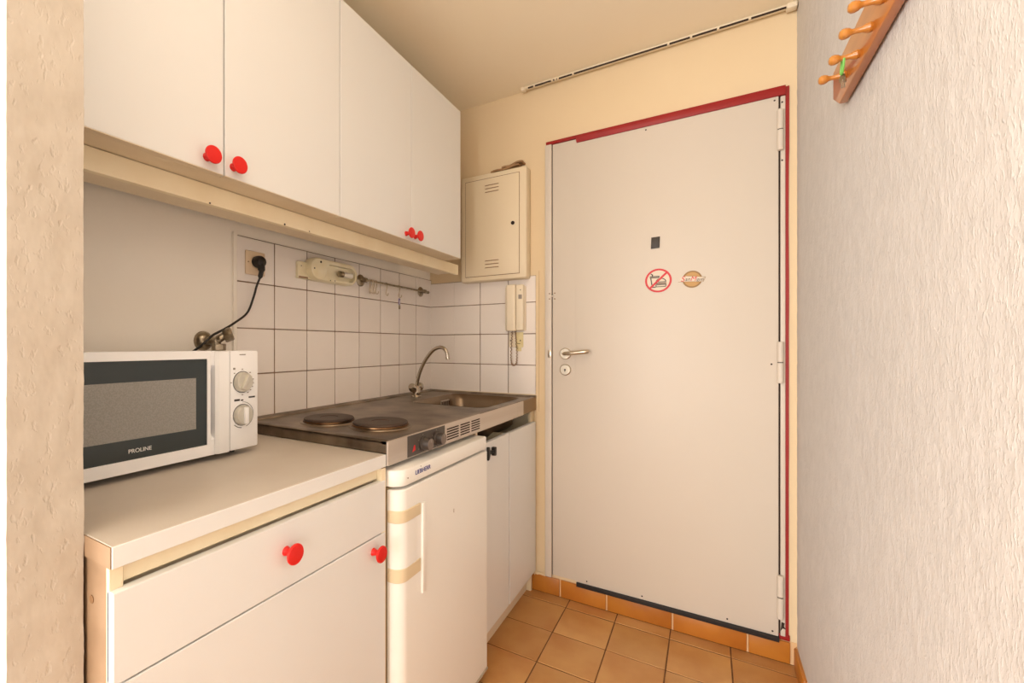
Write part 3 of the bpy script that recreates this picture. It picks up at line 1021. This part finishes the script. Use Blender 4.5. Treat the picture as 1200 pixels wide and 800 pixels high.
obj('top_panel', B().prism(corner_slab(.05, .632, fya - .004, fyb - .006, .038), 'z', .8095, .8535, bev=.005, seg=2), 'fridge', fr)
obj('gasket', B().prism(corner_slab(.578, .590, fya + .008, fyb - .006, .004), 'z', .05, .803), 'gasket', fr)
dsec = corner_slab(.590, .632, fya + .002, fyb, .032)
dl = obj('door', B().prism(dsec, 'z', .034, .8015, bev=.003, seg=1), 'fridge', fr)
# corner grip: upper and lower clamps with a hollowed bar between them
for (za, zb) in ((.716, .748), (.562, .598)):
    obj('handle_clamp', B().prism(corner_slab(.592, .6345, fya, -1.094, .032), 'z', za, zb, bev=.002, seg=1), 'fridge_side', dl)
obj('handle_bar', B().prism(corner_slab(.595, .6335, fya + .001, -1.118, .034), 'z', .598, .716), 'fridge', dl, 'cream corner grip')
obj('grip_edge', B().box(.6315, .6375, -1.092, -1.074, .498, .745, bev=.002), 'fridge', dl)
obj('badge', text_mesh('LIEBHERR', .0165, *RX, (.6326, -1.083, .8335), 'blue_print', xs=1.12, bold=0), None, fr, 'blue lettering')
obj('door_trim', B().box(.588, .6335, fya + .02, fyb + .0006, .026, .0335), 'silver', fr, 'silver strip along the bottom of the door')
each('blemish', 'slot_tan', fr, [((.632, -1.157, .829), (1, 0, 0), [(0, .002), (.0006, .002)]), ((.632, -1.094, .846), (1, 0, 0), [(0, .0015), (.0006, .0015)])], 8)
obj('blemish', B().box(.6315, .6325, -.905, -.903, .66, .672), 'slot_tan', fr)

# ------------------------------------------------------------------ sink cabinet
sc_ = thing('sink_cabinet', 'narrow cream two-door cabinet under the sink, right of the refrigerator', 'cabinet', (.3, -.32, 0))
obj('side_panel', B().box(.03, .580, -.640, -.624, .0, .865), 'carcass', sc_)
obj('side_panel', B().box(.03, .580, -.028, -.013, .0, .865), 'laminate_edge', sc_)
obj('bottom_board', B().box(.03, .578, -.624, -.028, .10, .1158), 'carcass', sc_)
obj('divider', B().box(.03, .5815, -.366, -.350, .116, .808), 'laminate_edge', sc_)
obj('plinth', B().box(.545, .558, -.640, -.013, .0, .085), 'carcass', sc_)
obj('back_rail', B().box(.20, .215, -.624, -.028, .79, .862), 'slot', sc_)
obj('door', B().box(.582, .600, -.638, -.3640, .101, .8125, bev=.0012, seg=1), 'laminate', sc_)
obj('door', B().box(.582, .600, -.3520, -.018, .099, .8105, bev=.0012, seg=1), 'laminate', sc_)
obj('hinge_post', B().box(.575, .590, -.055, -.020, .812, .864, bev=.001), 'ivory', sc_, 'small ivory post above the door')
lt = obj('catch', B().prism([(-.588, .797), (-.580, .797), (-.572, .781), (-.560, .781), (-.560, .768), (-.572, .768), (-.580, .750), (-.588, .748)], 'x', .6002, .610, bev=.001, seg=1)
         .box(.601, .612, -.5605, -.535, .768, .779, bev=.001).box(.600, .616, -.543, -.528, .757, .789, bev=.002), 'black', sc_, 'black plastic door catch')

# ------------------------------------------------------------------ microwave
mw = thing('microwave', 'white countertop microwave with two dials standing on the beige worktop', 'microwave', (.16, -1.58, WT))
ma, mbx = -1.806, -1.357
mz0, mz1 = .912, 1.162
obj('casing', B().box(.048, .262, ma + .004, mbx - .003, mz0 + .003, mz1 - .002, bev=.006), 'mw', mw)
for (x, y) in ((.235, -1.40), (.235, -1.77), (.075, -1.40), (.075, -1.77)):
    obj('foot', B().lathe([(0, .010), (mz0 + .004 - WT, .011)], (x, y, WT), (0, 0, 1), 12), 'rubber', mw)
mf = .286
ydr = -1.4405                                        # seam between door and panel
dfm = B()
gy0, gy1, gz0, gz1 = -1.788, -1.497, .938, 1.143
dfm.box(.262, mf, ma, gy0, mz0, mz1).box(.262, mf, gy0, -1.489, gz1, mz1).box(.262, mf, gy0, -1.489, mz0, gz0)
dfm.box(.262, mf, gy1, -1.489, gz0, gz1)
mdoor = obj('door', dfm, 'mw', mw)
obj('door_glass', B().box(.264, mf - .003, gy0 - .001, gy1 + .001, gz0 - .001, gz1 + .001), 'glass_black', mdoor)
obj('viewing_screen', B().box(mf - .0035, mf - .0026, -1.765, -1.524, .980, 1.099), 'mw_screen', mdoor)
# recessed grip
obj('handle', B().prism([(.262, ydr - .001), (.290, ydr - .001), (.297, ydr - .006), (.297, -1.474), (.290, -1.480), (.262, -1.480)][::-1], 'z', mz0 + .001, mz1 - .001, bev=.002)
    .box(.255, .264, -1.4888, -1.479, mz0 + .004, mz1 - .004)
    .prism([(.2635, 1.108), (.2635, mz1), (mf, mz1), (mf, 1.128)], 'y', -1.4888, -1.4785)
    .prism([(.2635, mz0), (.2635, .968), (mf, .949), (mf, mz0)], 'y', -1.4888, -1.4785)
    , 'mw', mdoor)
pnm = obj('control_panel', B().box(.262, mf + .004, ydr + .0008, mbx, mz0, mz1, bev=.004), 'mw', mw)
px_ = mf + .0042
for (zc, style) in ((1.082, 0), (.9985, 1)):
    yc = -1.4045
    ring = B()
    oc, ic2 = circle(yc, zc, .0275, 36), circle(yc, zc, .0262, 36)
    for k in range(36):
        k2 = (k + 1) % 36
        ring.prism([oc[k], oc[k2], ic2[k2], ic2[k]], 'x', px_ - .0004, px_ + .0004)
    dial = obj('dial', B().lathe([(0, .0255), (.004, .0255), (.012, .0235), (.0135, .022), (.0135, 0)], (px_ - .0005, yc, zc), (1, 0, 0), 32), 'silver', mw)
    obj('dial_ring', ring, 'ink', pnm)
    if style == 0:
        d = Vector((0, .5, .85)).normalized()
        pr = Vector((0, -.85, .5)) * .006
        q = Vector((0, yc, zc))
        o_ = [q - d * .020 - pr, q - d * .020 + pr, q + d * .020 + pr, q + d * .020 - pr]
        obj('grip', B().prism([(v.y, v.z) for v in o_], 'x', px_ + .012, px_ + .020, bev=.002), 'silver', dial)
        mk = B()
        for a in (90, 45, 10, -8, -25, -42, -60, -90, 180, 135):
            an = math.radians(a)
            c = Vector((yc + .0325 * math.cos(an), zc + .0325 * math.sin(an)))
            mk.prism([(c.x - .002, c.y - .0012), (c.x + .002, c.y - .0012), (c.x + .002, c.y + .0012), (c.x - .002, c.y + .0012)], 'x', px_ - .0004, px_ + .0003)
        mk.box(px_ - .0004, px_ + .0003, -1.431, -1.425, 1.114, 1.119)
        obj('dial_marks', mk, 'ink_grey', pnm)['kind'] = 'stuff'
    else:
        obj('grip', B().box(px_ + .012, px_ + .020, yc - .0055, yc + .0055, zc - .021, zc + .021, bev=.002), 'mw', dial)
        mk = B()
        arc = circle(yc, zc, .0325, 20, math.radians(90), math.radians(-70))
        for (p, q) in zip(arc[:-1], arc[1:]):
            mk.tube([(px_, p[0], p[1]), (px_, q[0], q[1])], .0005, 4)
        arc = circle(yc, zc, .0325, 8, math.radians(-95), math.radians(-135))
        for (p, q) in zip(arc[:-1], arc[1:]):
            mk.tube([(px_, p[0], p[1]), (px_, q[0], q[1])], .0009, 4)
        mk.box(px_ - .0004, px_ + .0003, -1.428, -1.412, 1.0345, 1.0395).box(px_ - .0004, px_ + .0003, -1.386, -1.367, 1.0395, 1.0435)
        mk.box(px_ - .0004, px_ + .0003, -1.409, -1.402, 1.034, 1.0375)
        obj('dial_marks', mk, 'ink', pnm)['kind'] = 'stuff'
obj('small_print', B().box(px_ - .0004, px_ + .0003, -1.413, -1.395, 1.1505, 1.153), 'ink_grey', pnm)
obj('lettering', text_mesh('PROLINE', .0118, *RX, (mf - .0025, -1.647, .9555), 'white_print', bold=0, xs=1.0), None, mdoor, 'white maker lettering')

# ------------------------------------------------------------------ socket, cord, tap, lamp, hook rail
so = thing('wall_socket', 'square beige power socket on the leftmost upper wall tile', 'socket', (.008, -1.152, 1.41))
obj('plate', B().box(.0075, .015, -1.190, -1.114, 1.410, 1.489, bev=.003), 'socket', so)
obj('socket_rim', B().lathe([(0, .024), (.003, .0235), (.003, .020), (.001, .019), (.001, 0)], (.015, -1.152, 1.453), (1, 0, 0), 24), 'socket', so)
obj('screw_head', B().lathe([(0, .0025), (.001, .0025)], (.0148, -1.181, 1.451), (1, 0, 0), 8), 'slot_tan', so)
co = thing('power_cord', 'black power cord with a round plug in the beige socket running behind the microwave', 'cord', (.03, -1.152, 1.40))
obj('plug', B().lathe([(0, .019), (.010, .0205), (.022, .020), (.030, .016), (.034, .008), (.035, 0)], (.016, -1.150, 1.454), (1, 0, -.06), 24)
    .tube(smooth_path([(.030, -1.150, 1.452), (.040, -1.150, 1.440), (.042, -1.151, 1.420), (.038, -1.154, 1.398)], 4), [.014] * 4 + [.012] * 4 + [.008] * 4 + [.005], 10), 'black', co)
obj('cable', B().tube(smooth_path([(.039, -1.153, 1.402), (.033, -1.163, 1.37), (.026, -1.168, 1.338), (.030, -1.196, 1.282), (.045, -1.253, 1.246), (.060, -1.302, 1.223), (.074, -1.344, 1.206), (.078, -1.365, 1.191), (.064, -1.378, 1.172), (.034, -1.390, 1.150), (.022, -1.40, 1.11), (.020, -1.41, 1.05)], 8), .0036, 8), 'black', co)

va = thing('water_valve', 'tarnished metal angle valve on the wall behind the microwave', 'valve', (.03, -1.29, 1.20))
obj('flange', B().lathe([(0, .030), (.004, .030), (.012, .026), (.020, .018), (.022, .012)], (.0, -1.330, 1.189), (1, 0, 0), 24), 'old_chrome', va)
obj('body', B().tube([(.015, -1.330, 1.189), (.052, -1.322, 1.190), (.060, -1.312, 1.192)], .012, 12).tube([(.052, -1.322, 1.160), (.052, -1.322, 1.195)], .011, 12)
    .tube([(.050, -1.325, 1.186), (.060, -1.300, 1.204)], .012, 12), 'old_chrome', va)
obj('nut', B().lathe([(0, .018), (.002, .020), (.018, .020), (.020, .018)], (.052, -1.312, 1.160), (0, 0, 1), 6), 'old_chrome', va)
hd = Vector((.55, .80, .35)).normalized()
obj('cap', B().lathe([(0, .019), (.003, .021), (.022, .021), (.026, .018), (.026, .008), (.022, .007), (.022, 0)], Vector((.058, -1.300, 1.203)), hd, 8), 'old_chrome', va)

lm = thing('wall_lamp', 'old yellowed strip lamp with an open bulb holder on the wall tiles', 'lamp', (.008, -.81, 1.42))
obj('back_plate', B().box(.0075, .022, -.973, -.905, 1.424, 1.487, bev=.002), 'lamp_ivory', lm)


def stadium(y0_, y1_, z0_, z1_, r, n=8):
    return rrect(y0_, y1_, z0_, z1_, r, n)


hsg = B()
# housing with an open oval well: ring of outer and inner outlines
def ring_prism(b, outer, inner, x0_, x1_):
    n_ = len(outer)
    for k_ in range(n_):
        k2_ = (k_ + 1) % n_
        b.prism([outer[k_], outer[k2_], inner[k2_], inner[k_]], 'x', x0_, x1_)


outer = rrect(-.935, -.667, 1.423, 1.509, .042, 8)
inner = rrect(-.850, -.682, 1.434, 1.492, .028, 8)
t = bmesh.new()
prof = [(outer, .0075, 1.0), (outer, .036, 1.0)]
cyo, czo = -.80, 1.466
def shr(pts, d):
    return [(cyo + (y - cyo) * (1 - d / .13), czo + (z - czo) * (1 - d / .043)) for y, z in pts]
lo_r = [t.verts.new((.0075, y, z)) for y, z in outer]
r1 = [t.verts.new((.038, y, z)) for y, z in outer]
r2 = [t.verts.new((.046, y, z)) for y, z in shr(outer, .004)]
r3 = [t.verts.new((.046, y, z)) for y, z in inner]
r4 = [t.verts.new((.022, y, z)) for y, z in inner]
for a_, b_ in ((lo_r, r1), (r1, r2), (r2, r3), (r3, r4)):
    for k in range(len(a_)):
        k2 = (k + 1) % len(a_)
        t.faces.new((a_[k], a_[k2], b_[k2], b_[k]))
t.faces.new(r4)
bmesh.ops.recalc_face_normals(t, faces=t.faces[:])
hsg._merge(t)
obj('housing', hsg, 'lamp_ivory', lm)
obj('cover_disc', B().lathe([(0, .041), (.004, .041), (.007, .037), (.0075, 0)], (.045, -.893, 1.466), (1, 0, 0), 32), 'lamp_ivory', lm)
obj('lamp_holder', B().lathe([(0, .012), (.022, .012), (.022, .0)], (.040, -.775, 1.463), (0, 1, 0), 16), 'old_chrome', lm)
obj('bulb', B().lathe([(0, .010), (.004, .0115), (.052, .0115), (.057, .006), (.058, 0)], (.040, -.752, 1.463), (0, 1, 0), 16), 'bulb', lm)
each('screw_head', 'slot', lm, [((x, y, z), (1, 0, 0), [(0, r), (.001, r)]) for (x, y, z, r) in
     ((.0526, -.921, 1.464, .003), (.0526, -.888, 1.492, .0045), (.0217, -.958, 1.470, .002), (.0458, -.83, 1.429, .0022), (.0458, -.805, 1.430, .0022))], 8)
obj('rust_streak', B().box(.0218, .0222, -.970, -.925, 1.425, 1.432), 'cord_tan', lm)

hr = thing('hook_rail', 'thin dark steel hook rail on the wall tiles left of the corner', 'rail', (.03, -.35, 1.44))
obj('bar', B().tube([(.036, -.605, 1.4595), (.036, -.085, 1.4575)], .0048, 10).lathe([(0, .007), (.004, .008), (.010, .007), (.012, 0)], (.036, -.087, 1.4575), (0, 1, 0), 12), 'old_chrome', hr)
for yb_ in (-.605, -.115):
    obj('bracket', B().lathe([(0, .026), (.004, .026), (.008, .020), (.010, .012)], (.0075, yb_, 1.459), (1, 0, 0), 20).tube([(.015, yb_, 1.459), (.040, yb_, 1.459)], .0075, 10)
        .lathe([(-.008, .0), (-.007, .010), (.008, .010), (.009, 0)], (.036, yb_, 1.459), (0, 1, 0), 14), 'old_chrome', hr)


def s_hook_mesh():
    a = [(.007 * math.cos(x), .007 * math.sin(x) + 0) for x in [PI * 1.25 - PI * 1.25 * k / 10 for k in range(11)]]
    pts = [(0, p[0], p[1]) for p in a]
    pts += [(0, .006, -.012), (0, .001, -.028)]
    pts += [(0, -.003 + .0 + .010 - .010 * math.cos(x), -.042 - .010 * math.sin(x)) for x in [PI * 1.1 * k / 10 for k in range(11)]]
    return B().tube(pts, .0023, 8).mesh('s_hook')


SH = s_hook_mesh()
SH.materials.append(M['nickel'])
for i, (y, yaw, lab) in enumerate((
        (-.574, .5, 'steel S-hook leftmost in the bunch of four at the left end of the rail'),
        (-.561, -.5, 'steel S-hook second from the left in the bunch of four on the hook rail'),
        (-.547, .3, 'steel S-hook third from the left in the bunch of four on the hook rail'),
        (-.530, -.1, 'steel S-hook rightmost in the bunch of four on the hook rail'),
        (-.452, .1, 'single empty steel S-hook between the bunch and the violet clip'),
        (-.350, -.2, 'steel S-hook with a small violet clip hanging from it'))):
    h = bpy.data.objects.new('s_hook', SH)
    C.objects.link(h)
    h.location = (.036, y, 1.4585)
    h.rotation_euler = (0, 0, yaw)
    tag(h, lab, 'hook', 'steel S-hooks on the hook rail')
vc = thing('bag_clip', 'small violet and white clip hanging from the last S-hook', 'clip', (.036, -.346, 1.36))
obj('body', B().box(.033, .040, -.352, -.343, 1.370, 1.402, bev=.002), 'violet', vc)
obj('jaw', B().box(.034, .039, -.352, -.341, 1.350, 1.370, bev=.002), 'old_chrome', vc)
obj('label_patch', B().box(.0395, .0405, -.351, -.347, 1.374, 1.392), 'white_print', vc)

# ------------------------------------------------------------------ coat rack on the right wall
rk = thing('coat_rack', 'orange varnished wooden coat rack with turned pegs on the rough right wall', 'coat rack', (1.56, -1.1, 1.74))
ra, rb_ = -1.58, -.672
c_ = .028
obj('board', B().prism([(ra, 1.742 + c_), (ra + c_, 1.742), (rb_ - .055, 1.738), (rb_, 1.772), (rb_, 1.838), (ra, 1.838)], 'x', 1.553, XR - .004, bev=.003), 'wood', rk)
obj('wall_batten', B().box(XR - .0045, XR + .002, -1.5, -.74, 1.765, 1.82), 'slot', rk)
PEG = B().lathe([(0, .0080), (.004, .0095), (.009, .0080), (.014, .0055), (.024, .0048), (.029, .0056), (.032, .0082), (.037, .0098), (.042, .0094), (.046, .0060), (.0475, 0)], (0, 0, 0), (-1, 0, 0), 20).mesh('peg')
PEG.materials.append(M['peg'])
for (y, z) in ((-.793, 1.773), (-.895, 1.763), (-.981, 1.767), (-1.045, 1.778), (-1.14, 1.77), (-1.24, 1.77), (-1.34, 1.77), (-1.44, 1.77)):
    place(PEG, 'peg', (1.553, y, z), rk)
ky = thing('key_ring', 'small keys on a green loop hanging from the second coat peg', 'keys', (1.53, -.89, 1.74))
obj('loop', B().tube(smooth_path([(1.530, -.891, 1.768), (1.530, -.880, 1.764), (1.530, -.872, 1.745), (1.530, -.878, 1.738), (1.530, -.889, 1.745), (1.530, -.898, 1.760)], 5), .0022, 6, closed=True), 'green', ky, 'green loop')
obj('key', B().lathe([(0, .009), (.002, .009)], (1.531, -.872, 1.732), (1, .3, 0), 14).box(1.530, 1.532, -.878, -.870, 1.712, 1.728), 'key', ky)
obj('key', B().lathe([(0, .008), (.002, .008)], (1.536, -.866, 1.733), (1, -.4, .2), 14).box(1.536, 1.538, -.868, -.862, 1.716, 1.730), 'key', ky)
